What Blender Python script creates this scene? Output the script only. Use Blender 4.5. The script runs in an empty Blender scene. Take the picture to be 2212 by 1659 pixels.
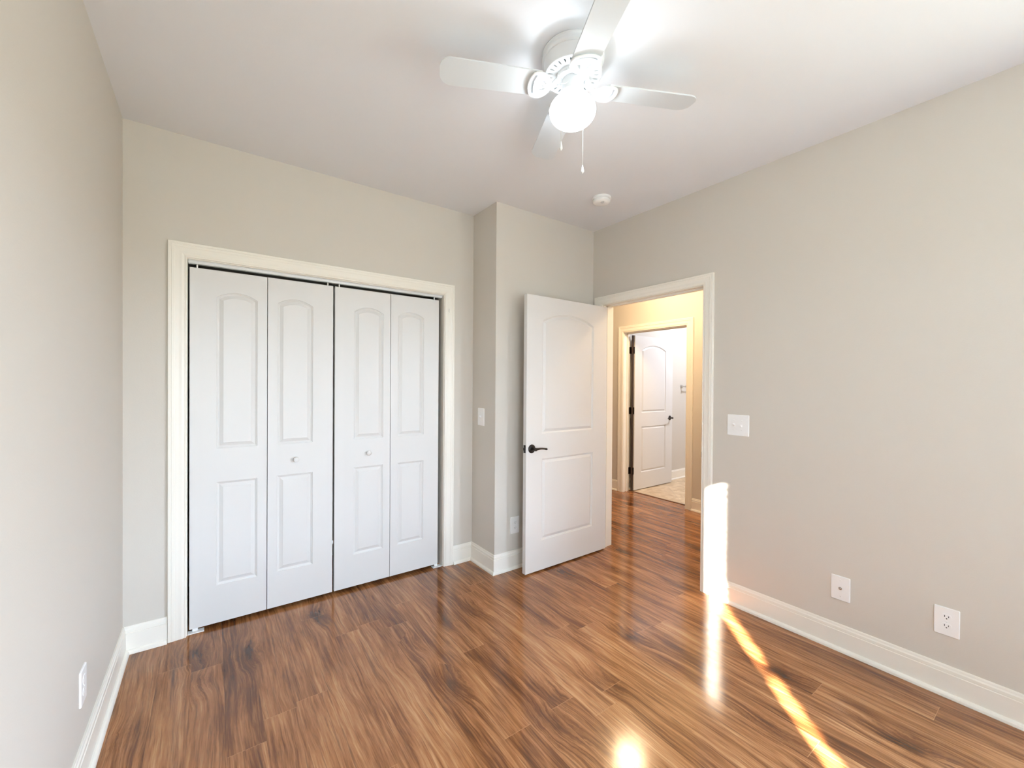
import bpy, bmesh, math, random
from mathutils import Vector, Matrix
from mathutils.geometry import tessellate_polygon

S = bpy.context.scene
COL = S.collection
R = math.radians
PI = math.pi

# ------------------------------------------------------------------ camera
cd = bpy.data.cameras.new('camera')
cam = bpy.data.objects.new('camera', cd)
COL.objects.link(cam)
cd.sensor_width = 36
cd.lens = 902.48 / 2212 * 36
cd.shift_y = 7.67 / 2212
cd.clip_start = 0.02
YAW, PITCH, ROLL = -0.624, -0.0076, 0.007
cy_, sy_ = math.cos(YAW), math.sin(YAW)
_f = Vector((-sy_, cy_, 0)); _r = Vector((cy_, sy_, 0)); _u = Vector((0, 0, 1))
_f2 = _f * math.cos(PITCH) + _u * math.sin(PITCH)
_u2 = _u * math.cos(PITCH) - _f * math.sin(PITCH)
_r3 = _r * math.cos(ROLL) + _u2 * math.sin(ROLL)
_u3 = _u2 * math.cos(ROLL) - _r * math.sin(ROLL)
m = Matrix.Identity(4)
for i in range(3):
    m[i][0], m[i][1], m[i][2] = _r3[i], _u3[i], -_f2[i]
m[0][3], m[1][3], m[2][3] = 0, 0, 1.3989
cam.matrix_world = m
S.camera = cam

# ------------------------------------------------------------------ world, sun, daylight, exposure
S.view_settings.view_transform = 'Standard'
S.view_settings.look = 'None'
S.view_settings.gamma = 1
S.view_settings.use_curve_mapping = False
S.view_settings.exposure = 0.31
S.cycles.use_denoising = True
S.cycles.max_bounces = 12
S.cycles.diffuse_bounces = 8
S.cycles.glossy_bounces = 4
S.cycles.transparent_max_bounces = 8
S.cycles.sample_clamp_indirect = 6
S.cycles.caustics_reflective = False
S.cycles.caustics_refractive = False

w = bpy.data.worlds.new('sky')
S.world = w
w.use_nodes = True
bg = w.node_tree.nodes['Background']
_N, _L = w.node_tree.nodes, w.node_tree.links
_tc = _N.new('ShaderNodeTexCoord'); _sx = _N.new('ShaderNodeSeparateXYZ'); _rp = _N.new('ShaderNodeValToRGB')
_mr = _N.new('ShaderNodeMapRange'); _mr.inputs['From Min'].default_value = -1
_L.new(_tc.outputs['Generated'], _sx.inputs[0]); _L.new(_sx.outputs['Z'], _mr.inputs['Value']); _L.new(_mr.outputs['Result'], _rp.inputs['Fac'])
_e = _rp.color_ramp.elements
_e[0].position, _e[0].color = .485, (.20, .21, .17, 1)      # ground and shrubs outside
_e[1].position, _e[1].color = .515, (.73, .86, 1.0, 1)      # hazy sky low down
_q = _e.new(.85); _q.color = (.42, .68, 1.0, 1)
_L.new(_rp.outputs['Color'], bg.inputs['Color'])
bg.inputs['Strength'].default_value = 38.0

sd = bpy.data.lights.new('sun', 'SUN')
sun = bpy.data.objects.new('sun', sd)
COL.objects.link(sun)
sd.energy = 148
sd.angle = R(0.65)
sd.color = (1.0, 0.91, 0.78)
_h = math.hypot(.928, 1)
SUN_DIR = Vector((.928 / _h, 1 / _h, -.344)).normalized()
sun.rotation_euler = SUN_DIR.to_track_quat('-Z', 'Y').to_euler()
sun.location = (-3, -5, 4)

# portals in the window openings (they guide the sky light, give none of their own)
for _x, _y, _w, _rz in ((0.39, -1.595, 1.16, 0), (1.80, -1.595, 1.02, 0), (2.843, -0.70, 1.12, 90)):
    pd = bpy.data.lights.new('window_portal', 'AREA')
    pd.shape = 'RECTANGLE'; pd.size = _w; pd.size_y = 1.76
    pd.cycles.is_portal = True
    po = bpy.data.objects.new('window_portal', pd)
    COL.objects.link(po)
    po.location = (_x, _y, 1.29)
    po.rotation_euler = (R(90), 0, R(_rz))

# ------------------------------------------------------------------ dimensions
XL, XJ, XR = -0.368, 1.698, 2.718          # left wall, side of the projecting corner, right wall
YB, YJ, YC = -1.45, 2.567, 2.897           # wall behind the camera, projecting corner, closet wall
H = 2.74
WT = 0.12
DY0, DY1, DTOP = 1.553, 2.446, 2.077       # bedroom doorway
CX0, CX1, CTOP = -0.106, 1.441, 2.075      # closet opening
HX = 4.38                                   # far wall of the hall
HY0, HY1, HTOP = 2.695, 3.580, 2.080       # bathroom doorway
BY = 3.64                                   # bathroom side wall

# ------------------------------------------------------------------ materials
def new_mat(name):
    mt = bpy.data.materials.new(name)
    mt.use_nodes = True
    nt = mt.node_tree
    return mt, nt, nt.nodes['Principled BSDF']

def simple(name, col, rough=.5, metal=0.0, bump=None, spec=.5):
    mt, nt, b = new_mat(name)
    b.inputs['Base Color'].default_value = (*col, 1)
    b.inputs['Roughness'].default_value = rough
    b.inputs['Metallic'].default_value = metal
    b.inputs['Specular IOR Level'].default_value = spec
    if bump:
        sc, st, dist = bump
        tc = nt.nodes.new('ShaderNodeTexCoord')
        n = nt.nodes.new('ShaderNodeTexNoise')
        n.inputs['Scale'].default_value = sc
        n.inputs['Detail'].default_value = 3
        bp = nt.nodes.new('ShaderNodeBump')
        bp.inputs['Strength'].default_value = st
        bp.inputs['Distance'].default_value = dist
        nt.links.new(tc.outputs['Object'], n.inputs['Vector'])
        nt.links.new(n.outputs['Fac'], bp.inputs['Height'])
        nt.links.new(bp.outputs['Normal'], b.inputs['Normal'])
    return mt

def emit(name, col, strength):
    mt, nt, b = new_mat(name)
    b.inputs['Base Color'].default_value = (.9, .9, .9, 1)
    b.inputs['Roughness'].default_value = .25
    b.inputs['Emission Color'].default_value = (*col, 1)
    b.inputs['Emission Strength'].default_value = strength
    return mt

def wood_floor():
    mt, nt, b = new_mat('wood_planks')
    N, L = nt.nodes, nt.links
    def val(x):
        return x
    def mth(op, a, bb=None, c=None, clamp=False):
        n = N.new('ShaderNodeMath'); n.operation = op; n.use_clamp = clamp
        for i, x in enumerate((a, bb, c)):
            if x is None: continue
            if isinstance(x, (int, float)): n.inputs[i].default_value = x
            else: L.new(x, n.inputs[i])
        return n.outputs[0]
    def comb(x, y, z):
        n = N.new('ShaderNodeCombineXYZ')
        for i, q in enumerate((x, y, z)):
            if isinstance(q, (int, float)): n.inputs[i].default_value = q
            else: L.new(q, n.inputs[i])
        return n.outputs[0]
    def noise(vec, scale, detail=4, rough=.55, dist=0.0):
        n = N.new('ShaderNodeTexNoise')
        n.inputs['Scale'].default_value = scale; n.inputs['Detail'].default_value = detail
        n.inputs['Roughness'].default_value = rough; n.inputs['Distortion'].default_value = dist
        L.new(vec, n.inputs['Vector']); return n.outputs['Fac']
    def white(vec):
        n = N.new('ShaderNodeTexWhiteNoise'); n.noise_dimensions = '3D'
        L.new(vec, n.inputs['Vector']); return n.outputs['Value']
    def ramp(fac, stops):
        n = N.new('ShaderNodeValToRGB')
        e = n.color_ramp.elements
        e[0].position, e[0].color = stops[0][0], (*stops[0][1], 1)
        e[1].position, e[1].color = stops[-1][0], (*stops[-1][1], 1)
        for pz, c in stops[1:-1]:
            q = e.new(pz); q.color = (*c, 1)
        L.new(fac, n.inputs['Fac']); return n.outputs['Color']
    def smooth(x, a, c):
        n = N.new('ShaderNodeMapRange'); n.interpolation_type = 'SMOOTHSTEP'
        n.inputs['From Min'].default_value = a; n.inputs['From Max'].default_value = c
        L.new(x, n.inputs['Value']); return n.outputs['Result']
    def mix(f, a, c, mode='MIX'):
        n = N.new('ShaderNodeMix'); n.data_type = 'RGBA'; n.blend_type = mode
        if isinstance(f, (int, float)): n.inputs['Factor'].default_value = f
        else: L.new(f, n.inputs['Factor'])
        for i, q in ((6, a), (7, c)):
            if isinstance(q, tuple): n.inputs[i].default_value = (*q, 1)
            else: L.new(q, n.inputs[i])
        return n.outputs[2]
    tc = N.new('ShaderNodeTexCoord')
    sp = N.new('ShaderNodeSeparateXYZ'); L.new(tc.outputs['Object'], sp.inputs[0])
    x, y = sp.outputs[0], sp.outputs[1]
    u = mth('MULTIPLY', mth('ADD', x, 5.03), 1 / .127)
    colm = mth('FLOOR', u); fu = mth('FRACT', u)
    off = white(comb(colm, 3.1, 1.7))
    v = mth('ADD', mth('MULTIPLY', mth('ADD', y, 5), 1 / 1.22), off)
    row = mth('FLOOR', v); fv = mth('FRACT', v)
    pid = white(comb(colm, row, 7.3))
    pid2 = white(comb(row, colm, 2.9))
    zoff = mth('MULTIPLY', pid, 41.0)
    # grain wanders sideways along each plank
    wob = noise(comb(mth('MULTIPLY', x, 4.0), mth('MULTIPLY', y, 1.6), zoff), 1.0, 3, .5)
    wx = mth('ADD', x, mth('MULTIPLY', mth('SUBTRACT', wob, .5), .060))
    # knots: sparse stretched cells that pull the grain round them
    vo = N.new('ShaderNodeTexVoronoi'); vo.feature = 'F1'
    vo.inputs['Scale'].default_value = 1.0
    kv = comb(mth('MULTIPLY', wx, 5.2), mth('MULTIPLY', y, 2.3), 0.0)
    L.new(kv, vo.inputs['Vector'])
    kd = vo.outputs['Distance']
    ksp = N.new('ShaderNodeSeparateColor'); L.new(vo.outputs['Color'], ksp.inputs[0])
    sel = mth('GREATER_THAN', ksp.outputs[0], .42)
    ragged = mth('ADD', kd, mth('MULTIPLY', mth('SUBTRACT', noise(comb(mth('MULTIPLY', x, 26), mth('MULTIPLY', y, 14), zoff), 1.0, 4, .7), .5), .22))
    knot = mth('MULTIPLY', mth('SUBTRACT', 1.0, smooth(ragged, .05, .20)), sel)
    halo = mth('MULTIPLY', mth('SUBTRACT', 1.0, smooth(ragged, .10, .50)), sel)
    wx2 = mth('ADD', wx, mth('MULTIPLY', halo, .03))
    g1 = noise(comb(mth('MULTIPLY', wx2, 15), mth('MULTIPLY', y, 1.5), zoff), 1.0, 5, .6, .5)
    g2 = noise(comb(mth('MULTIPLY', wx2, 78), mth('MULTIPLY', y, 2.8), zoff), 1.0, 5, .65, .3)
    g3 = noise(comb(mth('MULTIPLY', wx2, 230), mth('MULTIPLY', y, 9.0), zoff), 1.0, 3, .6)
    gm = noise(comb(mth('MULTIPLY', wx, 3.2), mth('MULTIPLY', y, 1.7), zoff), 1.0, 3, .5)
    t = mth('ADD', mth('MULTIPLY', g1, .40), mth('MULTIPLY', g2, .40))
    t = mth('ADD', t, mth('MULTIPLY', g3, .16))
    t = mth('ADD', t, mth('MULTIPLY', gm, .14))
    t = mth('ADD', t, mth('MULTIPLY', mth('SUBTRACT', pid2, .5), .07))
    t = mth('SUBTRACT', t, mth('MULTIPLY', halo, .06))
    base = ramp(t, [(.40, FLOOR_COLS[0]), (.48, FLOOR_COLS[1]), (.54, FLOOR_COLS[2]), (.605, FLOOR_COLS[3]), (.69, FLOOR_COLS[4])])
    base = mix(mth('MULTIPLY', knot, .75), base, FLOOR_COLS[5])
    # dark pore streaks
    st = noise(comb(mth('MULTIPLY', wx2, 95), mth('MULTIPLY', y, 2.2), zoff), 1.0, 4, .7, .4)
    base = mix(mth('MULTIPLY', smooth(st, .54, .68), .52), base, FLOOR_COLS[5])
    # seams
    s1 = mth('LESS_THAN', fu, .011); s2 = mth('LESS_THAN', fv, .0017)
    base = mix(mth('MULTIPLY', s1, .35), base, FLOOR_COLS[5])
    base = mix(mth('MULTIPLY', s2, .55), base, FLOOR_COLS[4])
    L.new(base, b.inputs['Base Color'])
    rg = mth('ADD', mth('MULTIPLY', g2, .06), .10)
    L.new(rg, b.inputs['Roughness'])
    b.inputs['Specular IOR Level'].default_value = .55
    bp = N.new('ShaderNodeBump'); bp.inputs['Strength'].default_value = .10; bp.inputs['Distance'].default_value = .002
    hgt = mth('SUBTRACT', mth('ADD', g1, mth('MULTIPLY', g2, .35)), mth('ADD', s1, s2))
    L.new(hgt, bp.inputs['Height']); L.new(bp.outputs['Normal'], b.inputs['Normal'])
    return mt

FLOOR_COLS = [(c[0]*.93, c[1]*.83, c[2]*.72) for c in [(.082, .032, .013), (.145, .058, .022), (.255, .112, .044), (.36, .178, .080), (.50, .285, .15), (.046, .018, .009)]]

def tile_mat():
    mt, nt, b = new_mat('stone_tile')
    N, L = nt.nodes, nt.links
    tc = N.new('ShaderNodeTexCoord')
    mp = N.new('ShaderNodeMapping'); mp.inputs['Rotation'].default_value = (0, 0, R(45))
    L.new(tc.outputs['Object'], mp.inputs['Vector'])
    br = N.new('ShaderNodeTexBrick'); br.offset = 0
    br.inputs['Scale'].default_value = 3.3
    br.inputs['Brick Width'].default_value = 1; br.inputs['Row Height'].default_value = 1
    br.inputs['Mortar Size'].default_value = .012
    br.inputs['Color1'].default_value = (.62, .49, .34, 1); br.inputs['Color2'].default_value = (.70, .58, .42, 1)
    br.inputs['Mortar'].default_value = (.55, .46, .35, 1)
    L.new(mp.outputs[0], br.inputs['Vector'])
    n = N.new('ShaderNodeTexNoise'); n.inputs['Scale'].default_value = 7; n.inputs['Detail'].default_value = 6
    n.inputs['Distortion'].default_value = 1.5
    L.new(tc.outputs['Object'], n.inputs['Vector'])
    rp = N.new('ShaderNodeValToRGB')
    rp.color_ramp.elements[0].position = .35; rp.color_ramp.elements[0].color = (.62, .52, .40, 1)
    rp.color_ramp.elements[1].position = .65; rp.color_ramp.elements[1].color = (1, 1, 1, 1)
    L.new(n.outputs['Fac'], rp.inputs['Fac'])
    mx = N.new('ShaderNodeMix'); mx.data_type = 'RGBA'; mx.blend_type = 'MULTIPLY'; mx.inputs['Factor'].default_value = .8
    L.new(br.outputs['Color'], mx.inputs[6]); L.new(rp.outputs['Color'], mx.inputs[7])
    L.new(mx.outputs[2], b.inputs['Base Color'])
    b.inputs['Roughness'].default_value = .35
    return mt

def glass_mat():
    mt = bpy.data.materials.new('window_glass')
    mt.use_nodes = True
    nt = mt.node_tree
    nt.nodes.clear()
    o = nt.nodes.new('ShaderNodeOutputMaterial')
    t = nt.nodes.new('ShaderNodeBsdfTransparent'); g = nt.nodes.new('ShaderNodeBsdfGlossy')
    g.inputs['Roughness'].default_value = .02
    mx = nt.nodes.new('ShaderNodeMixShader'); mx.inputs[0].default_value = .06
    nt.links.new(t.outputs[0], mx.inputs[1]); nt.links.new(g.outputs[0], mx.inputs[2])
    nt.links.new(mx.outputs[0], o.inputs['Surface'])
    return mt

def globe_mat():
    mt = bpy.data.materials.new('glowing_opal_glass')
    mt.use_nodes = True
    nt = mt.node_tree
    nt.nodes.clear()
    o = nt.nodes.new('ShaderNodeOutputMaterial')
    t = nt.nodes.new('ShaderNodeBsdfTransparent'); e = nt.nodes.new('ShaderNodeEmission'); mx = nt.nodes.new('ShaderNodeMixShader')
    e.inputs['Color'].default_value = (.84, .94, 1.0, 1); e.inputs['Strength'].default_value = 8.0
    mx.inputs[0].default_value = .40
    nt.links.new(t.outputs[0], mx.inputs[1]); nt.links.new(e.outputs[0], mx.inputs[2])
    nt.links.new(mx.outputs[0], o.inputs['Surface'])
    return mt

M = dict(
    wall=simple('greige_wall_paint', (.611, .574, .522), .62, bump=(160, .18, .0015), spec=.3),
    ceil=simple('ceiling_paint', (.77, .78, .815), .8, bump=(120, .12, .0015), spec=.2),
    trim=simple('trim_paint', (.83, .80, .735), .34),
    door=simple('door_paint', (.68, .672, .665), .38, bump=(240, .05, .001)),
    black=simple('oil_rubbed_bronze', (.018, .013, .011), .36, .6),
    dark=simple('dark_recess', (.01, .01, .01), .8),
    plate=simple('white_plastic', (.86, .86, .86), .30),
    fan=simple('white_enamel', (.80, .82, .84), .30),
    blade=simple('white_blade_laminate', (.64, .67, .70), .40),
    chrome=simple('brushed_nickel', (.62, .61, .60), .25, 1.0),
    chain=simple('chain_metal', (.78, .78, .76), .3, .7),
    alum=simple('aluminium_track', (.72, .73, .74), .4, .3),
    globe=globe_mat(), bulb=emit('glowing_bulb', (.84, .94, 1.0), 120.0),
    hall=emit('glowing_frosted_glass', (1.0, .73, .43), 82.0),
    bath=emit('glowing_bath_glass', (.88, .91, 1.0), 175.0),
    wood=wood_floor(), tile=tile_mat(), glass=glass_mat(),
    blind=simple('blind_slat', (.60, .60, .58), .45),
    dirt=simple('scuff_mark', (.62, .60, .57), .6),
)

# ------------------------------------------------------------------ mesh helpers
class MB:
    def __init__(s):
        s.v, s.f, s.mi, s.sm = [], [], [], []
    def add(s, verts, faces, mi=0, smooth=False, mat=None):
        k = len(s.v)
        s.v += [tuple(mat @ Vector(q)) if mat else tuple(q) for q in verts]
        for fc in faces:
            s.f.append([k + i for i in fc]); s.mi.append(mi); s.sm.append(smooth)
        return s
    def box(s, a, b, mi=0, mat=None, bev=0.0):
        x0, y0, z0 = (min(a[i], b[i]) for i in range(3)); x1, y1, z1 = (max(a[i], b[i]) for i in range(3))
        if bev:
            bm = bmesh.new()
            bmesh.ops.create_cube(bm, size=1, matrix=Matrix.Translation(((x0+x1)/2, (y0+y1)/2, (z0+z1)/2)) @ Matrix.Diagonal((x1-x0, y1-y0, z1-z0, 1)))
            bmesh.ops.bevel(bm, geom=bm.edges[:], offset=bev, segments=2, profile=.5, affect='EDGES')
            return s.bm(bm, mi, mat)
        v = [(x0,y0,z0),(x1,y0,z0),(x1,y1,z0),(x0,y1,z0),(x0,y0,z1),(x1,y0,z1),(x1,y1,z1),(x0,y1,z1)]
        return s.add(v, [(0,3,2,1),(4,5,6,7),(0,1,5,4),(1,2,6,5),(2,3,7,6),(3,0,4,7)], mi, False, mat)
    def bm(s, bm, mi=0, mat=None, smooth=False):
        bm.verts.ensure_lookup_table()
        for i, q in enumerate(bm.verts): q.index = i
        s.add([q.co[:] for q in bm.verts], [[q.index for q in fc.verts] for fc in bm.faces], mi, smooth, mat)
        bm.free(); return s
    def lathe(s, prof, n=48, mi=0, mat=None, smooth=True, close=True):
        """prof: (r, z) list; r == 0 ends are poles"""
        v, f = [], []
        rings = []
        for r, z in prof:
            if r < 1e-6:
                rings.append([len(v)]); v.append((0, 0, z))
            else:
                rings.append(list(range(len(v), len(v) + n)))
                v += [(r * math.cos(2*PI*i/n), r * math.sin(2*PI*i/n), z) for i in range(n)]
        for a, b in zip(rings, rings[1:]):
            for i in range(n):
                j = (i + 1) % n
                if len(a) == 1 and len(b) == 1: continue
                if len(a) == 1: f.append((a[0], b[j], b[i]))
                elif len(b) == 1: f.append((a[i], a[j], b[0]))
                else: f.append((a[i], a[j], b[j], b[i]))
        return s.add(v, f, mi, smooth, mat)
    def tube(s, pts, rad, n=10, mi=0, mat=None):
        pts = [Vector(q) for q in pts]
        rads = rad if isinstance(rad, (list, tuple)) else [rad] * len(pts)
        v, f = [], []
        prev = None
        for i, q in enumerate(pts):
            d = (pts[min(i+1, len(pts)-1)] - pts[max(i-1, 0)]).normalized()
            if prev is None:
                a = d.orthogonal().normalized()
            else:
                a = (prev - d * prev.dot(d)).normalized()
            prev = a; b = d.cross(a)
            for k in range(n):
                t = 2*PI*k/n
                v.append(q + (a*math.cos(t) + b*math.sin(t)) * rads[i])
        for i in range(len(pts)-1):
            for k in range(n):
                j = (k+1) % n
                f.append((i*n+k, i*n+j, (i+1)*n+j, (i+1)*n+k))
        f.append(list(range(n))[::-1]); f.append([(len(pts)-1)*n+k for k in range(n)])
        return s.add(v, f, mi, True, mat)
    def flat(s, outer, holes, z0, z1, mi=0, mat=None):
        """plate in local XY, from z0 to z1, with holes"""
        loops = [outer] + list(holes)
        flat = [q for lp in loops for q in lp]
        tris = tessellate_polygon([[Vector((x, y, 0)) for x, y in lp] for lp in loops])
        n = len(flat)
        v = [(x, y, z0) for x, y in flat] + [(x, y, z1) for x, y in flat]
        f = []
        for t in tris:
            a, b, c = (Vector(flat[i]) for i in t)
            t = list(t)
            if (b - a).cross(c - a) < 0: t = t[::-1]
            f.append([i + n for i in t]); f.append(t[::-1])
        k = 0
        for lp in loops:
            m_ = len(lp)
            for i in range(m_):
                j = (i + 1) % m_
                f.append((k+i, k+j, k+j+n, k+i+n))
            k += m_
        return s.add(v, f, mi, False, mat)
    def build(s, name, mats, parent=None, loc=(0,0,0), rot=(0,0,0), fix=True):
        me = bpy.data.meshes.new(name)
        me.from_pydata(s.v, [], s.f)
        if not isinstance(mats, (list, tuple)): mats = [mats]
        for q in mats: me.materials.append(q)
        for p_, i, sm in zip(me.polygons, s.mi, s.sm):
            p_.material_index = i; p_.use_smooth = sm
        if fix:
            bm = bmesh.new(); bm.from_mesh(me)
            bmesh.ops.recalc_face_normals(bm, faces=bm.faces[:])
            bm.to_mesh(me); bm.free()
        if any(s.sm):
            try: me.set_sharp_from_angle(angle=R(38))
            except Exception: pass
        me.update()
        o = bpy.data.objects.new(name, me)
        COL.objects.link(o)
        if parent: o.parent = parent
        o.location = loc; o.rotation_euler = rot
        return o

def tag(o, label=None, cat=None, kind=None, group=None):
    if label: o['label'] = label
    if cat: o['category'] = cat
    if kind: o['kind'] = kind
    if group: o['group'] = group
    return o
def empty(name, loc, rz=0):
    o = bpy.data.objects.new(name, None); COL.objects.link(o)
    o.empty_display_size = .05
    o.location = loc; o.rotation_euler = (0, 0, rz); return o
def struct(o, label, cat):
    return tag(o, label, cat, 'structure')

# ------------------------------------------------------------------ room shell
X1, YE = 7.2, 5.6       # ends of the bathroom and of the hall
HE = 1.30               # where the hall ends, beside the bedroom
fl = MB().box((XL-WT, YB-.14, -.12), (XR+WT, YE, 0)).box((XR+WT, HE-WT, -.12), (4.505, YE, 0))
fl.build('floor', M['wood'])
struct(bpy.data.objects['floor'], 'glossy red-brown wood plank floor of bedroom and hall', 'floor')
o = MB().box((4.505, 1.6, -.12), (X1+WT, BY+WT, .002)).build('floor_tile', M['tile'])
struct(o, 'pale beige stone tile floor beyond the bathroom doorway', 'floor')
o = MB().box((XL-WT, YB-.14, H), (XR+WT, YE+WT, H+.12)).box((XR+WT, HE-WT, H), (X1+WT, YE+WT, H+.12)).build('ceiling', M['ceil'])
struct(o, 'plain white ceiling over the bedroom', 'ceiling')

o = MB().box((XL-WT, YB-.14, 0), (XL, YC+.8, H)).build('wall_left', M['wall'])
struct(o, 'bare beige wall at the left edge with one outlet low down', 'wall')

# closet wall with its opening, closet lining behind
cw = MB()
cw.box((XL, YC, 0), (CX0-.018, YC+.11, H)).box((CX1+.018, YC, 0), (XJ+.001, YC+.11, H)).box((CX0-.018, YC, CTOP+.018), (CX1+.018, YC+.11, H))
struct(cw.build('wall_back', M['wall']), 'beige wall around the white closet doors', 'wall')
ci = MB()
ci.box((XL, YC+.70, 0), (XJ, YC+.80, H))
ci.box((XJ+.002, YC+.11, 0), (XJ+.10, YC+.80, H))
struct(ci.build('wall_closet', M['wall']), 'dark interior wall of the closet behind its folding doors', 'wall')

# projecting corner: side face and front face
o = MB().box((XJ, YJ+.001, 0), (XJ+.10, YC+.11, H)).build('wall_alcove', M['wall'])
struct(o, 'narrow shaded side of the projecting wall corner with a light switch', 'wall')
o = MB().box((XJ+.0005, YJ, 0), (XR, YJ+.10, H)).build('wall_corner', M['wall'])
struct(o, 'short beige wall behind the open bedroom door', 'wall')

# right wall with the doorway
rw = MB()
UY0, UY1, UZ0, UZ1 = -1.25, -.15, .42, 2.16        # unseen window added in the right wall to light the left one
rw.box((XR, YB-.14, 0), (XR+WT, UY0, H)).box((XR, UY0, 0), (XR+WT, UY1, UZ0)).box((XR, UY0, UZ1), (XR+WT, UY1, H)).box((XR, UY1, 0), (XR+WT, DY0-.018, H)).box((XR, DY1+.018, 0), (XR+WT, YE, H)).box((XR, DY0-.018, DTOP+.018), (XR+WT, DY1+.018, H))
struct(rw.build('wall_right', M['wall']), 'large beige wall to the right of the bedroom doorway', 'wall')

# wall behind the camera, with the window opening
WX0, WX1, WZ0, WZ1 = -.158, .97, .42, 2.16
VX0, VX1 = 1.30, 2.30           # second window, unseen, added for more even light
bw = MB()
for a_, b_ in ((XL, WX0), (WX1, VX0), (VX1, XR)): bw.box((a_, YB-.14, 0), (b_, YB, H))
for a_, b_ in ((WX0, WX1), (VX0, VX1)): bw.box((a_, YB-.14, 0), (b_, YB, WZ0)).box((a_, YB-.14, WZ1), (b_, YB, H))
struct(bw.build('wall_front', M['wall']), 'beige wall opposite the closet, with two windows, one of them added', 'wall')

# hall and bathroom
hw = MB()
hw.box((HX, HE-WT, 0), (HX+WT, HY0-.018, H)).box((HX, HY1+.018, 0), (HX+WT, YE, H)).box((HX, HY0-.018, HTOP+.018), (HX+WT, HY1+.018, H))
struct(hw.build('wall_hall', M['wall']), 'warm lit hall wall around the bathroom doorway', 'wall')
he = MB()
he.box((XR, YE, 0), (HX+WT, YE+WT, H)).box((XR+WT, HE-WT, 0), (HX, HE, H))
struct(he.build('wall_hall_end', M['wall']), 'end wall of the hall, out of sight', 'wall')
ba = MB()
ba.box((HX+WT, BY, 0), (X1+WT, BY+WT, H)).box((X1, 1.5, 0), (X1+WT, BY, H)).box((HX+WT, 1.5, 0), (X1, 1.6, H))
struct(ba.build('wall_bathroom', M['wall']), 'pale bathroom wall behind the far open door', 'wall')

# ------------------------------------------------------------------ baseboards
BPROF = [(0, .137), (.0055, .137), (.0075, .133), (.0085, .126), (.012, .120), (.0125, .1085), (.0105, .107), (.0105, .1045), (.0145, .103), (.0148, .021),
         (.019, .0205), (.0245, .017), (.0285, .011), (.030, .004), (.030, 0), (0, 0)]
def base_run(mb, a, b, n, ea=0, eb=0):
    """a->b along the wall foot, n = direction into the room; ea/eb: +1 inside corner, -1 outside corner, 0 square end"""
    a, b, n = Vector((*a, 0)), Vector((*b, 0)), Vector((*n, 0))
    d = (b - a).normalized()
    va = [a + n*o_ + Vector((0,0,z)) + d*(o_*ea) for o_, z in BPROF]
    vb = [b + n*o_ + Vector((0,0,z)) - d*(o_*eb) for o_, z in BPROF]
    k = len(BPROF)
    f = [(i, (i+1) % k, (i+1) % k + k, i + k) for i in range(k)] + [list(range(k)), list(range(2*k-1, k-1, -1))]
    mb.add(va + vb, f)
    return mb
def baseboard(name, runs, label):
    mb = MB()
    for r_ in runs: base_run(mb, *r_)
    struct(mb.build(name, M['trim']), label, 'baseboard')
CO = .084    # casing reach from the opening
baseboard('baseboard_left', [((XL, YB), (XL, YC), (1, 0), 1, 1)], 'white baseboard along the left wall')
baseboard('baseboard_back', [((XL, YC), (CX0-CO, YC), (0, -1), 1, 0), ((CX1+CO, YC), (XJ, YC), (0, -1), 0, 1)], 'white baseboard pieces either side of the closet')
baseboard('baseboard_alcove', [((XJ, YC), (XJ, YJ), (-1, 0), 1, -1)], 'short white baseboard below the shaded wall corner and its switch')
baseboard('baseboard_corner', [((XJ, YJ), (XR, YJ), (0, -1), -1, 1)], 'white baseboard behind the open bedroom door')
baseboard('baseboard_right', [((XR, YB), (XR, DY0-.0785), (-1, 0), 1, 0)], 'long white baseboard along the right wall')
baseboard('baseboard_front', [((XL, YB), (XR, YB), (0, 1), 1, 1)], 'white baseboard under the window')
baseboard('baseboard_hall', [((HX, HY1+CO), (HX, YE), (-1, 0), 0, 1), ((HX, HE), (HX, HY0-CO), (-1, 0), 1, 0)], 'white baseboard pieces of the hall beside the bathroom doorway')
baseboard('baseboard_bathroom', [((HX+WT, BY), (X1, BY), (0, -1), 1, 1)], 'white baseboard in the bathroom on the tile floor')

# ------------------------------------------------------------------ door casings
CPROF = [(.004, 0), (.004, .0105), (.0065, .0125), (.010, .0125), (.012, .0105), (.016, .0125), (.024, .0150), (.036, .0145), (.052, .0155), (.057, .0180),
         (.066, .0185), (.069, .0165), (.072, .0185), (.081, .0185), (.083, .0165), (.083, 0)]
def casing(mb, u0, u1, vt, fn, scale=(1, 1, 1)):
    """three mitred lengths round an opening u0..u1 wide, vt high; fn(u, v, depth) -> point"""
    sl, st_, sr = scale
    k = len(CPROF)
    P0 = [fn(u0 - o_*sl, 0, d) for o_, d in CPROF]
    P1 = [fn(u0 - o_*sl, vt + o_*st_, d) for o_, d in CPROF]
    P2 = [fn(u1 + o_*sr, vt + o_*st_, d) for o_, d in CPROF]
    P3 = [fn(u1 + o_*sr, 0, d) for o_, d in CPROF]
    f = []
    for s_ in range(3):
        for i in range(k):
            j = (i+1) % k
            f.append((s_*k+i, s_*k+j, (s_+1)*k+j, (s_+1)*k+i))
    f += [list(range(k)), [3*k+i for i in range(k)]]
    mb.add(P0+P1+P2+P3, f)

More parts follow.
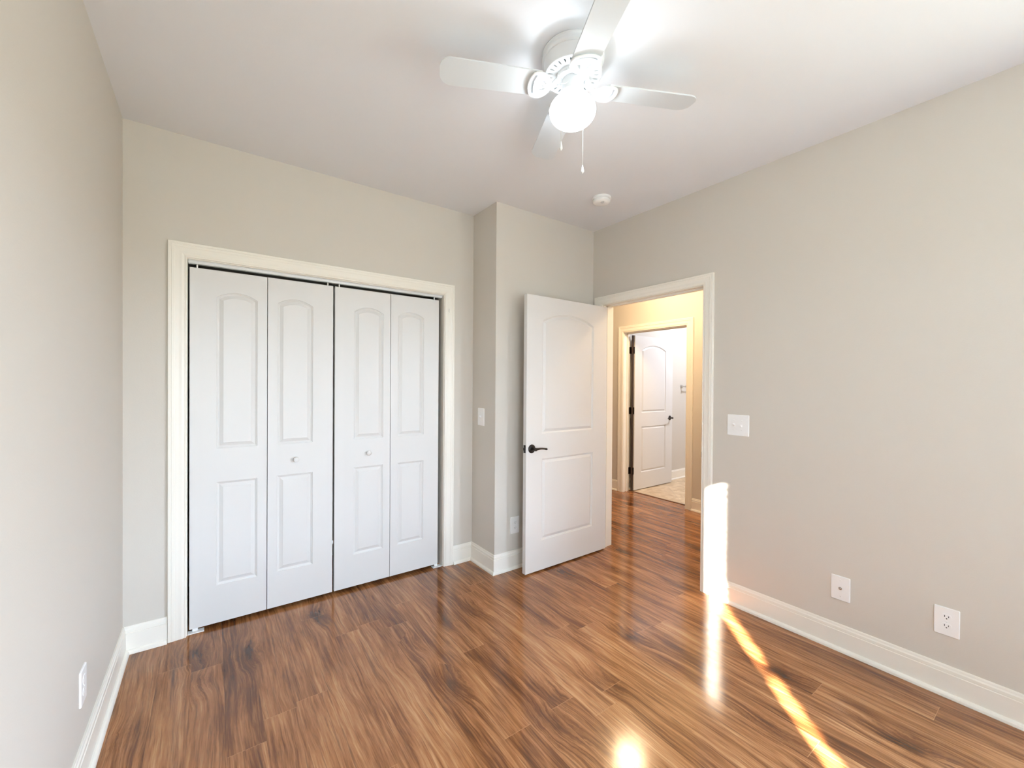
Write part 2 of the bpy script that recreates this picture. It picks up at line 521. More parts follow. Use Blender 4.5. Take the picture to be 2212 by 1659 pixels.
# closet: casing, jamb, track
tr = MB()
casing(tr, CX0, CX1, CTOP, lambda u, v, d: (u, YC-d, v))
t1 = struct(tr.build('trim_1', M['trim']), 'wide white casing round the closet opening', 'door casing')
jb = MB()
jb.box((CX0-.018, YC, 0), (CX0, YC+.11, CTOP+.018)).box((CX1, YC, 0), (CX1+.018, YC+.11, CTOP+.018)).box((CX0, YC, CTOP), (CX1, YC+.11, CTOP+.018))
jb.build('jamb', M['trim'], t1)
tk = MB()
tk.box((CX0+.002, YC+.024, CTOP-.017), (CX1-.002, YC+.028, CTOP)).box((CX0+.002, YC+.046, CTOP-.017), (CX1-.002, YC+.05, CTOP)).box((CX0+.002, YC+.018, CTOP-.003), (CX1-.002, YC+.05, CTOP))
tk.build('door_track', M['alum'], t1)
for x0 in (CX0+.002, CX1-.075):
    MB().box((x0, YC+.006, 0), (x0+.073, YC+.045, .004)).box((x0+.02, YC+.03, .004), (x0+.045, YC+.034, .02)).build('floor_bracket', M['plate'], t1)
# two small scuffs on the casing leg
MB().box((CX1+.030, YC-.0162, 1.948), (CX1+.0325, YC-.0148, 1.972)).box((CX1+.038, YC-.0162, 1.945), (CX1+.0405, YC-.0148, 1.975)).build('scuff_mark', M['dirt'], t1)

# bedroom doorway
tr = MB()
casing(tr, DY0, DY1, DTOP, lambda u, v, d: (XR-d, u, v), (.93, .91, 1.06))
t2 = struct(tr.build('trim_2', M['trim']), 'white casing round the bedroom doorway', 'door casing')
jb = MB()
jb.box((XR, DY0-.018, 0), (XR+WT+.002, DY0, DTOP+.018)).box((XR, DY1, 0), (XR+WT+.002, DY1+.018, DTOP+.018)).box((XR, DY0, DTOP), (XR+WT+.002, DY1, DTOP+.018))
jb.box((XR+.040, DY0, 0), (XR+.052, DY0+.011, DTOP)).box((XR+.040, DY1-.011, 0), (XR+.052, DY1, DTOP)).box((XR+.040, DY0, DTOP-.011), (XR+.052, DY1, DTOP))
jb.build('jamb', M['trim'], t2)
sp_ = MB().box((XR+.004, DY0, .90), (XR+.036, DY0+.002, .96)); sp_.box((XR-.004, DY0-.0005, .912), (XR+.004, DY0+.002, .948))
tag(sp_.build('strike_plate', M['black'], t2), 'black metal strike plate')
tr = MB()
casing(tr, DY0, DY1, DTOP, lambda u, v, d: (XR+WT+d, u, v), (.93, .91, .93))
tr.build('hall_casing', M['trim'], t2)

# bathroom doorway
tr = MB()
casing(tr, HY0, HY1, HTOP, lambda u, v, d: (HX-d, u, v), (1, 1.03, 1))
t3 = struct(tr.build('trim_3', M['trim']), 'white casing round the bathroom doorway across the hall', 'door casing')
jb = MB()
jb.box((HX, HY0-.018, 0), (HX+WT, HY0, HTOP+.018)).box((HX, HY1, 0), (HX+WT, HY1+.018, HTOP+.018)).box((HX, HY0, HTOP), (HX+WT, HY1, HTOP+.018))
jb.box((HX+.06, HY0, 0), (HX+.072, HY0+.011, HTOP)).box((HX+.06, HY1-.011, 0), (HX+.072, HY1, HTOP)).box((HX+.06, HY0, HTOP-.011), (HX+.072, HY1, HTOP))
jb.build('jamb', M['trim'], t3)
tag(MB().box((4.492, HY0, .001), (4.518, HY1, .005), bev=.0012).build('threshold_strip', simple('threshold_wood', (.16, .075, .035), .35), t3), 'thin dark wood threshold strip')

# ------------------------------------------------------------------ panel doors
PPROF = [(0, 0), (.002, .0040), (.006, .0052), (.010, .0090), (.0135, .0095), (.016, .0082), (.031, .0018), (.0322, .0008)]
def panel_loop(x0, x1, z0, z1, rise, e):
    """counter-clockwise outline inset by e; z1 = height of the shoulders, rise = crown above them"""
    a, b, c, d = x0+e, x1-e, z0+e, z1-e
    pts = [(a, c), (b, c)]
    n = 16
    if rise <= 0:
        pts += [(b, d)] + [(b + (a-b)*i/n, d) for i in range(1, n)] + [(a, d)]
    else:
        hw = (x1-x0)/2; rad = (hw*hw + rise*rise) / (2*rise); cx, cz = (x0+x1)/2, z1 + rise - rad
        r2 = rad - e; h2 = hw - e
        th = math.asin(h2 / r2)
        for i in range(n+1):
            t = th - 2*th*i/n
            pts.append((cx + r2*math.sin(t), cz + r2*math.cos(t)))
    return pts
def door_slab(mb, w_, h_, t_, panels, x_off=0.0, back=True, prof=PPROF):
    """slab in local x 0..w, z 0..h, front face at y = 0 facing -y"""
    for side in ((0, 1), (1, -1)) if back else ((0, 1),):
        y0 = 0 if side[0] == 0 else t_
        sg = side[1]
        outer = [(0, 0), (w_, 0), (w_, h_), (0, h_)]
        holes = [panel_loop(*p_, 0) for p_ in panels]
        loops = [outer] + holes
        flat = [q for lp in loops for q in lp]
        tris = tessellate_polygon([[Vector((x, z, 0)) for x, z in lp] for lp in loops])
        mb.add([(x + x_off, y0, z) for x, z in flat], [list(t) for t in tris])
        for p_ in panels:
            lps = [(panel_loop(*p_, e), d) for e, d in prof]
            n = len(lps[0][0])
            v = [(x + x_off, y0 + sg*d, z) for lp, d in lps for x, z in lp]
            f = []
            for k in range(len(lps)-1):
                for i in range(n):
                    j = (i+1) % n
                    f.append((k*n+i, k*n+j, (k+1)*n+j, (k+1)*n+i))
            f.append([(len(lps)-1)*n+i for i in range(n)])
            mb.add(v, f)
    v = [(x_off, 0, 0), (x_off+w_, 0, 0), (x_off+w_, 0, h_), (x_off, 0, h_)]
    v += [(x, t_, z) for x, _, z in v]
    f = [(0, 1, 5, 4), (1, 2, 6, 5), (2, 3, 7, 6), (3, 0, 4, 7)]
    if not back: f.append((4, 5, 6, 7))
    mb.add(v, f)
    bm = bmesh.new(); me = bpy.data.meshes.new('tmp'); me.from_pydata(mb.v, [], mb.f); bm.from_mesh(me)
    bmesh.ops.remove_doubles(bm, verts=bm.verts[:], dist=1e-5)
    bpy.data.meshes.remove(me)
    out = MB(); out.bm(bm); return out

def lever(parent, x, z, sgn, y=0.0, length=.112, face=-1):
    """lever set on the face y; sgn = direction the lever points along x; face -1: front, +1: back"""
    mt = Matrix.Translation((x, y, z)) @ Matrix.Rotation(R(90) * (1 if face < 0 else -1), 4, 'X')
    mb = MB()
    mb.lathe([(0, .010), (.018, .0095), (.026, .008), (.030, .005), (.0325, .0025), (.0325, 0)], 36, mat=mt)
    mb.lathe([(.0125, .008), (.0115, .016), (.0105, .030), (.0125, .038), (.0125, .050), (.0095, .053), (0, .053)], 24, mat=mt)
    f = face
    pts = [(x + sgn*t, y + f*(.045 + .004*math.sin(t/length*PI)), z + (.004*math.sin(t/length*PI*1.2) - .004*(t/length)**2)) for t in [length*i/14 for i in range(15)]]
    rads = [.0105, .0098, .0088, .0080, .0074, .0070, .0067, .0066, .0066, .0066, .0067, .0070, .0078, .0082, .0050]
    mb.tube(pts, rads, 12)
    return tag(mb.build('lever_handle', M['black'], parent), 'black lever door handle')

# bedroom door, open at a right angle
DW, DH, DT = .863, 2.045, .035
pan = [(.150, .700, .221, .832, 0), (.150, .700, 1.020, 1.866, .064)]
d1 = door_slab(MB(), DW, DH, DT, pan).build('door_1', M['door'], None, (1.857, 2.398, .012), (0, 0, R(.6)))
struct(d1, 'white two panel bedroom door standing open with black lever handle', 'door')
lever(d1, .052, .915, 1)
lever(d1, .052, .915, 1, DT, face=1)
lp = MB().box((-.0012, .006, .886), (.0005, .029, .944), bev=.0004)
lp.box((-.008, .010, .905), (-.0012, .025, .925), bev=.001)
tag(lp.build('latch_plate', M['black'], d1), 'black latch plate on the door edge')
for zc in (.25, 1.03, 1.83):
    hb = MB().lathe([(.0065, -.045), (.0065, .045)], 12, mat=Matrix.Translation((DW-.006, DT+.008, zc)))
    hb.box((DW-.03, DT-.0005, zc-.044), (DW-.004, DT+.0015, zc+.044))
    tag(hb.build('hinge', M['black'], d1), 'black hinge on the back of the door')
# faint scratches low on the door, as in wear
random.seed(4)

# closet bifold doors
LH, LT, LY, LZ = 2.013, .030, YC+.019, .022
def bifold(name, x0, flip, label):
    root = empty(name, (x0, LY, LZ))
    w1, w2 = .3730, .3730
    wide, nar = (.122, .051)
    for k in range(2):
        first = (k == 0)
        l_, r_ = (wide, nar) if first else (nar, wide)
        pp = [(l_, w1-r_, .214, .806, 0), (l_, w1-r_, .998, 1.862, .034)]
        lf = door_slab(MB(), w1-.0015, LH, LT, pp, back=False).build('door_leaf', M['door'], root, (k*(w1+.0022), 0, 0))
        if (k == 1) != flip:
            kx = (.431 - x0 - (w1+.0022)) if not flip else (.880 - x0)
            kb = MB().lathe([(.0085, 0), (.0075, .006), (.0085, .010), (.0145, .014), (.0168, .020), (.0160, .025), (.0115, .0285), (.005, .0298), (0, .030)], 28,
                            mat=Matrix.Translation((kx, 0, .92-LZ)) @ Matrix.Rotation(R(90), 4, 'X'))
            kb.build('door_knob', M['door'], lf)
    return tag(root, label, 'closet door', 'structure', 'folding closet doors')
d2 = bifold('door_2', -.0975, False, 'left pair of white folding closet doors, nearest the left wall')
d3 = bifold('door_3', .661, True, 'right pair of white folding closet doors, nearest the wall corner')
for root, xs in ((d2, (.033, .716)), (d3, (.029, .714))):
    for x in xs:
        MB().lathe([(.004, 0), (.004, .022)], 10, mat=Matrix.Translation((x, .015, LH))).build('pivot_pin', M['plate'], root)
MB().box((.7485, .010, .315), (.7545, .026, .335), bev=.001).build('aligner_clip', M['plate'], d2)

# bathroom door, swung in against the side wall
bw_ = .853
panb = [(.150, .690, .221, .832, 0), (.150, .690, 1.020, 1.866, .064)]
d4 = door_slab(MB(), bw_, DH, DT, panb).build('door_4', M['door'], None, (4.527, 3.522, .012), (0, 0, R(.2)))
struct(d4, 'white two panel bathroom door swung open beyond the hall', 'door')
lever(d4, bw_-.06, .925, -1)
for zc in (.255, 1.05, 1.848):
    hb = MB().lathe([(.0075, -.047), (.0085, -.045), (.0085, .045), (.0075, .047)], 12, mat=Matrix.Translation((-.004, DT+.007, zc)))
    hb.box((-.003, .004, zc-.045), (0, DT, zc+.045))
    hb.box((-.042, DT+.0195, zc-.045), (-.004, DT+.0225, zc+.045))
    hb.box((-.010, .002, zc-.045), (-.002, DT+.020, zc+.045))
    tag(hb.build('hinge', M['black'], d4), 'black hinge between the door and its jamb')

tag(MB().box((-.026, .014, 0), (-.001, .034, DH), bev=.003).build('hinge_gap_shade', simple('gap_shade_brown', (.045, .026, .020), .6), d4), 'dark brown strip imitating the shade in the hinge gap')  # dark strip set in the hinge gap to imitate its shade

# ------------------------------------------------------------------ ceiling fan
FX, FY = 1.1907, 1.2461
fan = empty('ceiling_fan', (FX, FY, H))
tag(fan, 'white four blade ceiling fan with a lit round glass globe', 'ceiling fan')
ZB = -.137            # blades
hs = MB().lathe([(.118, 0), (.1235, -.001), (.1245, -.006), (.1215, -.010), (.1215, -.018), (.1245, -.022), (.1245, -.032), (.1225, -.035), (.1185, -.036), (.1175, -.040),
                 (.1165, -.060), (.1155, -.076), (.1135, -.0835), (.110, -.0835)], 72)
hs.build('motor_housing', M['fan'], fan)
for a in (128, 146):
    MB().lathe([(.004, 0), (.004, .0025), (.0025, .004), (0, .004)], 10, mat=Matrix.Rotation(R(a), 4, 'Z') @ Matrix.Translation((.1212, 0, -.014)) @ Matrix.Rotation(R(90), 4, 'Y')).build('mounting_screw', M['chain'], fan)
# vented bottom plate
def ring_pts(r, n, a0=0): return [(r*math.cos(a0 + 2*PI*i/n), r*math.sin(a0 + 2*PI*i/n)) for i in range(n)]
slots = []
NS = 26
for i in range(NS):
    a = 2*PI*i/NS
    c, s_ = math.cos(a), math.sin(a)
    lp_ = []
    for t in range(14):
        q = 2*PI*t/14
        rr = .0930 + .0110*math.cos(q)
        hw_ = (.0034 + .0012*math.cos(q)) * math.sin(q)
        lp_.append((rr*c - hw_*s_, rr*s_ + hw_*c))
    slots.append(lp_)
vp = MB().flat(ring_pts(.1135, 96), slots + [ring_pts(.066, 48)], -.0885, -.0835)
vp.lathe([(.1135, -.0835), (.1155, -.086), (.1135, -.0885)], 96)
vp.build('vent_plate', M['fan'], fan)
MB().lathe([(.1095, -.0795), (0, -.0795)], 48).build('motor_core', simple('motor_grey', (.30, .33, .33), .6), fan)
# rotating hub with four arm seats, switch housing
hb = MB().lathe([(.064, -.082), (.066, -.088), (.066, -.098), (.063, -.103), (.056, -.105), (.0, -.105)], 48)
for k in range(8):
    a = R(154.24 + 45*k)
    hb.box((.052, -.012, -.1075), (.068, .012, -.096), mat=Matrix.Rotation(a, 4, 'Z'), bev=.002)
hb.build('hub', M['fan'], fan)
sw = MB().lathe([(.040, -.103), (.043, -.107), (.0435, -.112), (.0435, -.150), (.046, -.155), (.050, -.158), (.050, -.166), (.046, -.168), (0, -.168)], 48)
sw.build('switch_housing', M['fan'], fan)
# glass globe
GC, GZ, GR = -.230, .0615, .0940
gp = []
for i in range(25):
    t = PI * i / 24
    gp.append((GR * math.sin(t)**.92 if 0 < i < 24 else 0, GC + GZ * math.cos(t)))
gl = MB().lathe([(0, gp[0][1])] + gp[1:-1] + [(0, gp[-1][1])], 48)
tag(gl.build('glass_globe', M['globe'], fan), 'glowing white glass globe')
MB().lathe([(0, GC+.040), (.012, GC+.038), (.014, GC+.026), (.026, GC+.012), (.031, GC-.004), (.028, GC-.020), (.016, GC-.032), (0, GC-.035)], 24).build('bulb', M['bulb'], fan)

def blade_mesh():
    r0, r1, hw0, hw1 = .128, .533, .0555, .0605
    pts = []
    cr = .045
    pts += [(r0, -hw0+.012), (r0+.012, -hw0)]
    for i in range(9):
        t = -PI/2 + PI/2*i/8
        pts.append((r1 - cr + cr*math.cos(t), -hw1 + cr + cr*math.sin(t)))
    for i in range(9):
        t = PI/2*i/8
        pts.append((r1 - cr + cr*math.cos(t), hw1 - cr + cr*math.sin(t)))
    pts += [(r0+.012, hw0), (r0, hw0-.012)]
    return MB().flat(pts, [], 0, .0055)
def arc_pts(cx, r_, a0, a1, n): return [(cx + r_*math.cos(a0+(a1-a0)*i/(n-1)), r_*math.sin(a0+(a1-a0)*i/(n-1))) for i in range(n)]
def bracket_mesh():
    """openwork blade iron: neck, tulip paddle with two leaf slots and a crescent slot"""
    half = [(.082, .0085), (.090, .012), (.098, .021), (.106, .034), (.116, .046), (.130, .0545), (.146, .0575), (.160, .0555), (.170, .050)]
    rim = arc_pts(.085, .0985, R(30), R(-30), 13)
    outer = [(x, -y) for x, y in half] + rim[::-1] + [(x, y) for x, y in half[::-1]]
    cres = arc_pts(.085, .0900, R(-29), R(29), 13) + arc_pts(.060, .1035, R(24), R(-24), 13)
    def leaf(sg):
        out = []
        ax, ay, bx, by = .112, .010, .142, .026
        L_ = math.hypot(bx-ax, by-ay); ux, uy = (bx-ax)/L_, (by-ay)/L_
        for i in range(16):
            q = 2*PI*i/16
            s_ = .5 - .5*math.cos(q)
            wv = .0062*math.sin(q)*(.55+.6*s_)
            out.append((ax + ux*L_*s_ - uy*wv, sg*(ay + uy*L_*s_ + ux*wv)))
        return out
    mb = MB().flat(outer, [cres, leaf(1), leaf(-1)], -.0065, -.0008)
    # raised outer rib following the outline
    rib = [(x, y, -.0065) for x, y in half[2:]] ; rib2 = [(x, -y, -.0065) for x, y in half[2:]]
    ends = [(x, y, -.0065) for x, y in rim]
    mb.tube(rib + ends[0:] + rib2[::-1], .0036, 8)
    return mb
def neck_mesh():
    pts = [(.050, 0, -.103-ZB), (.060, 0, -.108-ZB+.002), (.072, 0, -.118-ZB), (.084, 0, -.132-ZB), (.095, 0, -.0055), (.112, 0, -.0058), (.130, 0, -.0055)]
    return MB().tube(pts, [.0105, .0110, .0105, .0095, .0085, .0070, .0030], 12)
bm_, km_, nm_ = None, None, None
for k in range(4):
    a = R(154.24 - 90*k)
    if k == 0:
        b0 = blade_mesh().build('blade', M['blade'], fan)
        k0 = bracket_mesh().build('blade_bracket', M['fan'], b0)
        # necks share the bracket mesh through a join of data
        me = k0.data
        nb = neck_mesh()
        bmx = bmesh.new(); bmx.from_mesh(me)
        tmp = bpy.data.meshes.new('tmp'); tmp.from_pydata(nb.v, [], nb.f)
        for p_ in tmp.polygons: p_.use_smooth = True
        bmx.from_mesh(tmp); bmesh.ops.recalc_face_normals(bmx, faces=bmx.faces[:]); bmx.to_mesh(me); bmx.free(); bpy.data.meshes.remove(tmp)
        b_ = b0
    else:
        b_ = b0.copy(); COL.objects.link(b_); b_.parent = fan
        k_ = k0.copy(); COL.objects.link(k_); k_.parent = b_
    b_.location = (0, 0, ZB)
    b_.rotation_euler = (R(9.4), 0, a)
# pull chains
_rt = Vector((.8116, -.5843, 0)); _fw = Vector((.5843, .8116, 0))
def chain(off, start, zb, rb=.0017):
    mb = MB()
    pts = [Vector(start)]
    out = Vector((off.x, off.y, -.175))
    pts.append(pts[0].lerp(out, .5) + Vector((0, 0, -.004))); pts.append(out)
    z = -.175
    path = []
    for a, b in zip(pts, pts[1:]):
        n = max(2, int((b-a).length / .0042))
        path += [a.lerp(b, i/n) for i in range(n)]
    while z > zb:
        path.append(Vector((off.x, off.y, z))); z -= .0042
    sph = bmesh.new(); bmesh.ops.create_icosphere(sph, subdivisions=1, radius=rb)
    vs = [q.co.copy() for q in sph.verts]; fs = [[q.index for q in fc.verts] for fc in sph.faces]; sph.free()
    for q in path: mb.add([q + c for c in vs], fs, 0, True)
    mb.tube(path, .0006, 5)
    o_ = mb.build('pull_chain', M['chain'], fan)
    fb = MB().lathe([(.0012, 0), (.0022, -.003), (.0040, -.012), (.0062, -.022), (.0066, -.027), (.0050, -.031), (.0022, -.033), (.0018, -.036), (0, -.036)], 20,
                    mat=Matrix.Translation((off.x, off.y, zb)))
    fb.build('chain_fob', M['fan'], o_)
c1 = -.055*_rt - .080*_fw
c2 = .056*_rt + .080*_fw
chain(c1, c1.normalized()*.0435 + Vector((0, 0, -.135)), -.398)
chain(c2, c2.normalized()*.0435 + Vector((0, 0, -.135)), -.405)

# ------------------------------------------------------------------ smoke detector
sm = MB().lathe([(.066, 0), (.067, -.003), (.067, -.012), (.064, -.015), (.057, -.0155), (.057, -.019)], 48)
smo = sm.build('smoke_detector', M['plate'], None, (2.268, 2.068, H))
tag(smo, 'round white smoke detector on the ceiling near the doorway', 'smoke detector')
sc_ = MB().lathe([(.0585, -.019), (.060, -.021), (.0585, -.032), (.050, -.040), (.034, -.044), (0, -.045)], 48)
for k in range(24):
    sc_.box((.0575, -.0035, -.030), (.0605, .0035, -.023), mat=Matrix.Rotation(2*PI*k/24, 4, 'Z'))
sc_.build('cover', M['plate'], smo)
tb = MB().lathe([(.013, -.040), (.013, -.047), (.010, -.049), (0, -.049)], 24, mat=Matrix.Translation((-.018, -.024, 0)))
tb.build('test_button', simple('grey_plastic', (.62, .62, .63), .4), smo)

# ------------------------------------------------------------------ wall plates (local: x right, z up, front -y)
def rrect(w_, h_, r_, n=5, cx=0, cz=0):
    out = []
    for sx, sz, a0 in ((1, -1, -90), (1, 1, 0), (-1, 1, 90), (-1, -1, 180)):
        for i in range(n):
            t = R(a0 + 90*i/(n-1))
            out.append((cx + sx*(w_/2-r_) + r_*math.cos(t), cz + sz*(h_/2-r_) + r_*math.sin(t)))
    return out
UPR = Matrix.Rotation(R(90), 4, 'X')      # XY plate -> XZ, +z -> -y
def face_plate(name, w_, h_, loc, rz, holes=(), t=.0055):
    mb = MB().flat(rrect(w_-.004, h_-.004, .003), holes, t-.001, t, mat=UPR)
    o_, i_ = rrect(w_, h_, .004), rrect(w_-.004, h_-.004, .003)
    n = len(o_)
    v = [UPR @ Vector((x, z, 0)) for x, z in o_] + [UPR @ Vector((x, z, t*.55)) for x, z in o_] + [UPR @ Vector((x, z, t)) for x, z in i_]
    f = []
    for k in range(2):
        for i in range(n):
            j = (i+1) % n
            f.append((k*n+i, k*n+j, (k+1)*n+j, (k+1)*n+i))
    mb.add(v, f)
    if holes:
        mb.add([UPR @ Vector((x, z, .0012)) for x, z in i_], [list(range(n))], 1)
    return mb.build(name, [M['plate'], M['dark']], None, loc, (0, 0, rz), fix=not holes)
def screw(parent, x, z, y=-.0055):
    mb = MB().lathe([(.0036, 0), (.0036, .0007), (.0024, .0013), (0, .0014)], 14, mat=Matrix.Translation((x, y, z)) @ UPR)
    mb.box((-.0030, y-.0018, -.0004), (.0030, y-.0012, .0004), 1, mat=Matrix.Translation((x, 0, z)) @ Matrix.Rotation(R(25), 4, 'Y'))
    mb.build('screw', [M['plate'], simple('screw_slot', (.35, .35, .34), .6)], parent)
def toggle(parent, x, up):
    mb = MB().flat(rrect(.0105, .0245, .001), [], .0045, .0062, mat=Matrix.Translation((x, 0, 0)) @ UPR)
    ang = R(28 if up else -28)
    v = [(-.0040, 0, -.0055), (.0040, 0, -.0055), (.0040, 0, .0055), (-.0040, 0, .0055), (-.0032, -.016, -.0035), (.0032, -.016, -.0035), (.0032, -.016, .0035), (-.0032, -.016, .0035)]
    mb.add(v, [(3, 2, 1, 0), (4, 5, 6, 7), (0, 1, 5, 4), (1, 2, 6, 5), (2, 3, 7, 6), (3, 0, 4, 7)], mat=Matrix.Translation((x, -.004, 0)) @ Matrix.Rotation(-ang, 4, 'X'))
    mb.build('toggle', M['plate'], parent)
def receptacle(parent, z):
    w2, hh = .0172, .0140
    a0 = math.asin(hh/w2)
    outer = [(w2*math.cos(t), w2*math.sin(t)) for t in [-a0 + 2*a0*i/12 for i in range(13)]] + [(w2*math.cos(t), w2*math.sin(t)) for t in [PI-a0 + 2*a0*i/12 for i in range(13)]]
    h1 = rrect(.0026, .0090, .0005, 3, -.0064, .0035); h2 = rrect(.0026, .0075, .0005, 3, .0064, .0035)
    h3 = [(.0026*math.cos(2*PI*i/14), -.0065 + .0028*math.sin(2*PI*i/14)) for i in range(14)]
    tm = Matrix.Translation((0, 0, z)) @ UPR
    mb = MB().flat(outer, [h1, h2, h3], .0050, .0068, mat=tm)
    mb.add([tm @ Vector((x*.97, y*.97, .0058)) for x, y in outer], [list(range(len(outer)))], 1)
    mb.build('receptacle', [M['plate'], M['dark']], parent, fix=False)
def outlet(loc, rz, label, w_=.083, h_=.127):
    p_ = face_plate('wall_outlet', w_, h_, loc, rz)
    receptacle(p_, .0205); receptacle(p_, -.0205); screw(p_, 0, 0)
    return tag(p_, label, 'electrical outlet', None, 'wall outlets')
E_ = R(-90)
sw1 = face_plate('light_switch', .090, .134, (XJ, 2.762, 1.146), E_)
toggle(sw1, 0, True); screw(sw1, 0, .034); screw(sw1, 0, -.034)
tag(sw1, 'white single light switch on the narrow shaded wall side beside the closet', 'light switch')
sw2 = face_plate('light_switch', .134, .133, (XR, 1.312, 1.149), E_)
for x, u in ((-.023, True), (.023, False)):
    toggle(sw2, x, u); screw(sw2, x, .030); screw(sw2, x, -.030)
tag(sw2, 'white double light switch on the wall right of the doorway', 'light switch')
outlet((1.882, YJ, .326), 0, 'white outlet on the short wall just beside the open bedroom door')
outlet((XR, .376, .334), E_, 'white outlet low on the large wall, with dark slots facing the room')
outlet((XL, 2.066, .330), R(90), 'white outlet seen edge on, low on the wall left of the closet', .078, .124)
cp = face_plate('cable_plate', .083, .127, (XR, .771, .328), E_)
screw(cp, 0, .042); screw(cp, 0, -.042)
cx_ = MB().lathe([(.0072, .0045), (.0072, .0085), (.0048, .0088), (.0046, .0150), (.0030, .0152), (.0028, .0120), (0, .0120)], 6 * 4, mat=UPR)
cx_.build('coaxial_jack', M['chrome'], cp)
tag(cp, 'white cable plate with one metal jack on the wall below the switch', 'cable plate')

# ------------------------------------------------------------------ hall light, bathroom light, towel bar
for hy, lab in ((2.92, 'round flush ceiling light of the hall, seen as a warm glow reflected in the floor'), (1.78, 'unseen round ceiling light added round the corner to brighten the hall')):  # the second lamp is unseen, added to brighten the hall
    hl = empty('hall_ceiling_light', (3.72, hy, H))  # the real lamp first, then the added one
    tag(hl, lab, 'ceiling light', None, 'hall ceiling lights')
    MB().lathe([(.0, 0), (.150, 0), (.155, -.006), (.152, -.028), (.146, -.034), (0, -.034)], 48).build('light_base', M['chrome'], hl)
    MB().lathe([(.142, -.034), (.140, -.052), (.120, -.082), (.080, -.104), (.035, -.113), (0, -.115)], 48).build('glass_shade', M['hall'], hl)
bl = empty('bathroom_ceiling_light', (5.75, 2.55, H))
tag(bl, 'round white ceiling light of the bathroom', 'ceiling light')
MB().lathe([(.0, 0), (.150, 0), (.155, -.006), (.152, -.028), (0, -.03)], 48).build('light_base', M['chrome'], bl)
MB().lathe([(.142, -.03), (.140, -.050), (.120, -.080), (.080, -.100), (0, -.110)], 48).build('glass_shade', M['bath'], bl)
tw = empty('towel_bar', (5.78, BY, 1.385))
tag(tw, 'chrome towel bar on the bathroom wall beside the far door', 'towel bar')
for dx in (0, .46):
    MB().box((dx-.024, -.008, -.024), (dx+.024, 0, .024), bev=.003).lathe([(.017, .006), (.0125, .020), (.0095, .040), (.0095, .062), (.0125, .068), (.0125, .078), (0, .080)], 20,
        mat=Matrix.Translation((dx, 0, 0)) @ UPR).build('post', M['chrome'], tw)
MB().tube([(0, -.066, 0), (.46, -.066, 0)], .0075, 14).build('bar', M['chrome'], tw)

# ------------------------------------------------------------------ window behind the camera, with its blind
wf = MB()
fy0, fy1 = YB-.13, YB-.07
for a, b in (((WX0, fy0, WZ0), (WX0+.012, fy1, WZ1)), ((WX1-.012, fy0, WZ0), (WX1, fy1, WZ1)), ((WX0, fy0, WZ0), (WX1, fy1, WZ0+.04)), ((WX0, fy0, WZ1-.012), (WX1, fy1, WZ1)),
             ((WX0, fy0+.01, 1.150), (WX1, fy1-.01, 1.163))):
    wf.box(a, b)
win = struct(wf.build('window_1', M['trim']), 'white framed window behind the viewer, source of the sun streak on the floor', 'window')
MB().box((WX0+.012, YB-.104, WZ0+.04), (WX1-.012, YB-.100, WZ1-.012)).build('window_pane', M['glass'], win)
ws = MB().box((WX0-.05, YB, WZ0-.03), (WX1+.05, YB+.05, WZ0), bev=.004); ws.build('window_sill', M['trim'], win)
bld = MB()
BX0, BX1 = .032, .955
z = WZ1 - .045
tilt = R(33)
slat_outline = [(BX1, -.025), (BX1, .025)] + [(BX0 + .012 - .022*math.sin(PI*i/12), .025*math.cos(PI*i/12)) for i in range(13)]
while z > WZ0 + .03:
    mt = Matrix.Translation((0, YB-.035, z)) @ Matrix.Rotation(tilt, 4, 'X')
    bld.flat(slat_outline, [], -.0014, .0014, mat=mt)
    z -= .046
bo = bld.build('window_blind', M['blind'])
tag(bo, 'white slatted blind in the window behind the viewer', 'blind')
MB().box((BX0, YB-.062, WZ1-.030), (BX1, YB-.008, WZ1-.002), bev=.002).build('headrail', M['blind'], bo)

wf = MB()  # unseen second window, added to even out the daylight
for a, b in (((VX0, fy0, WZ0), (VX0+.04, fy1, WZ1)), ((VX1-.04, fy0, WZ0), (VX1, fy1, WZ1)), ((VX0, fy0, WZ0), (VX1, fy1, WZ0+.05)), ((VX0, fy0, WZ1-.05), (VX1, fy1, WZ1)),
             ((VX0, fy0+.005, 1.27), (VX1, fy1-.005, 1.31))):
    wf.box(a, b)
win2 = struct(wf.build('added_window_2', M['trim']), 'unseen window added behind the viewer for soft light, with a drawn white shade', 'window')
MB().box((VX0+.04, YB-.104, WZ0+.05), (VX1-.04, YB-.100, WZ1-.05)).build('window_pane', M['glass'], win2)  # pane of the added second window
MB().box((VX0-.05, YB, WZ0-.03), (VX1+.05, YB+.05, WZ0), bev=.004).build('window_sill', M['trim'], win2)  # sill of the added second window
mt_ = bpy.data.materials.new('added_sheer_shade_cloth'); mt_.use_nodes = True
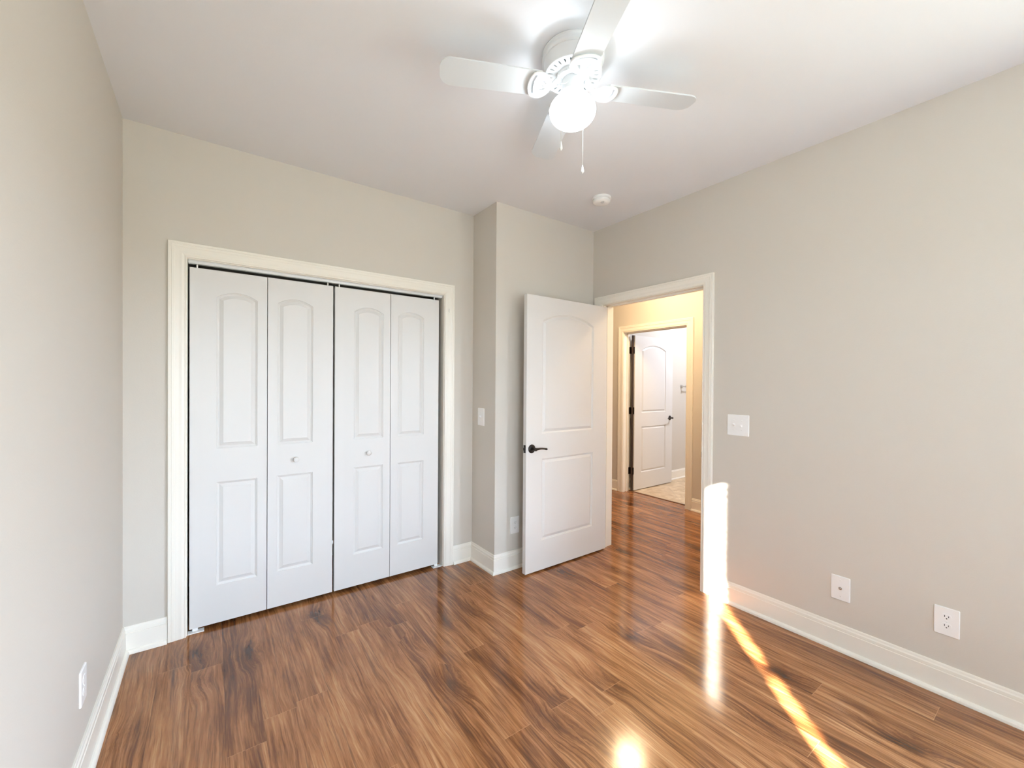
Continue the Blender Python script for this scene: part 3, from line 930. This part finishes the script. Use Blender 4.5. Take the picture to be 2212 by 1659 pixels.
nt_ = mt_.node_tree; nt_.nodes.clear()
o_ = nt_.nodes.new('ShaderNodeOutputMaterial'); tl = nt_.nodes.new('ShaderNodeBsdfTranslucent'); df = nt_.nodes.new('ShaderNodeBsdfDiffuse'); mx = nt_.nodes.new('ShaderNodeMixShader')
tl.inputs['Color'].default_value = (.40, .44, .50, 1); df.inputs['Color'].default_value = (.86, .86, .84, 1); mx.inputs[0].default_value = .30
nt_.links.new(tl.outputs[0], mx.inputs[1]); nt_.links.new(df.outputs[0], mx.inputs[2]); nt_.links.new(mx.outputs[0], o_.inputs['Surface'])
sh = MB().box((VX0+.004, YB-.0305, WZ0+.012), (VX1-.004, YB-.030, WZ1-.03)).build('added_roller_shade', mt_)  # cloth added to spread the sunlight softly into the room
tag(sh, 'unseen white cloth roller shade added to spread daylight behind the viewer', 'blind')
MB().tube([(VX0+.004, YB-.033, WZ1-.022), (VX1-.004, YB-.033, WZ1-.022)], .018, 16).build('added_roller', M['blind'], sh)
MB().box((VX0+.004, YB-.035, WZ0+.001), (VX1-.004, YB-.026, WZ0+.014)).build('added_hem_bar', M['blind'], sh)

gx0, gx1 = XR+.06, XR+.11
wf = MB()  # unseen window, added to brighten the left wall
for a, b in (((gx0, UY0, UZ0), (gx1, UY0+.04, UZ1)), ((gx0, UY1-.04, UZ0), (gx1, UY1, UZ1)), ((gx0, UY0, UZ0), (gx1, UY1, UZ0+.05)), ((gx0, UY0, UZ1-.05), (gx1, UY1, UZ1)),
             ((gx0+.005, UY0, 1.27), (gx1-.005, UY1, 1.31))):
    wf.box(a, b)
win3 = struct(wf.build('added_window_3', M['trim']), 'unseen bare window added in the right wall to light the left wall', 'window')
MB().box((XR+.084, UY0+.04, UZ0+.05), (XR+.088, UY1-.04, UZ1-.05)).build('window_pane', M['glass'], win3)  # pane of the added right wall window
MB().box((XR-.05, UY0-.05, UZ0-.03), (XR, UY1+.05, UZ0), bev=.004).build('window_sill', M['trim'], win3)  # sill of the added right wall window
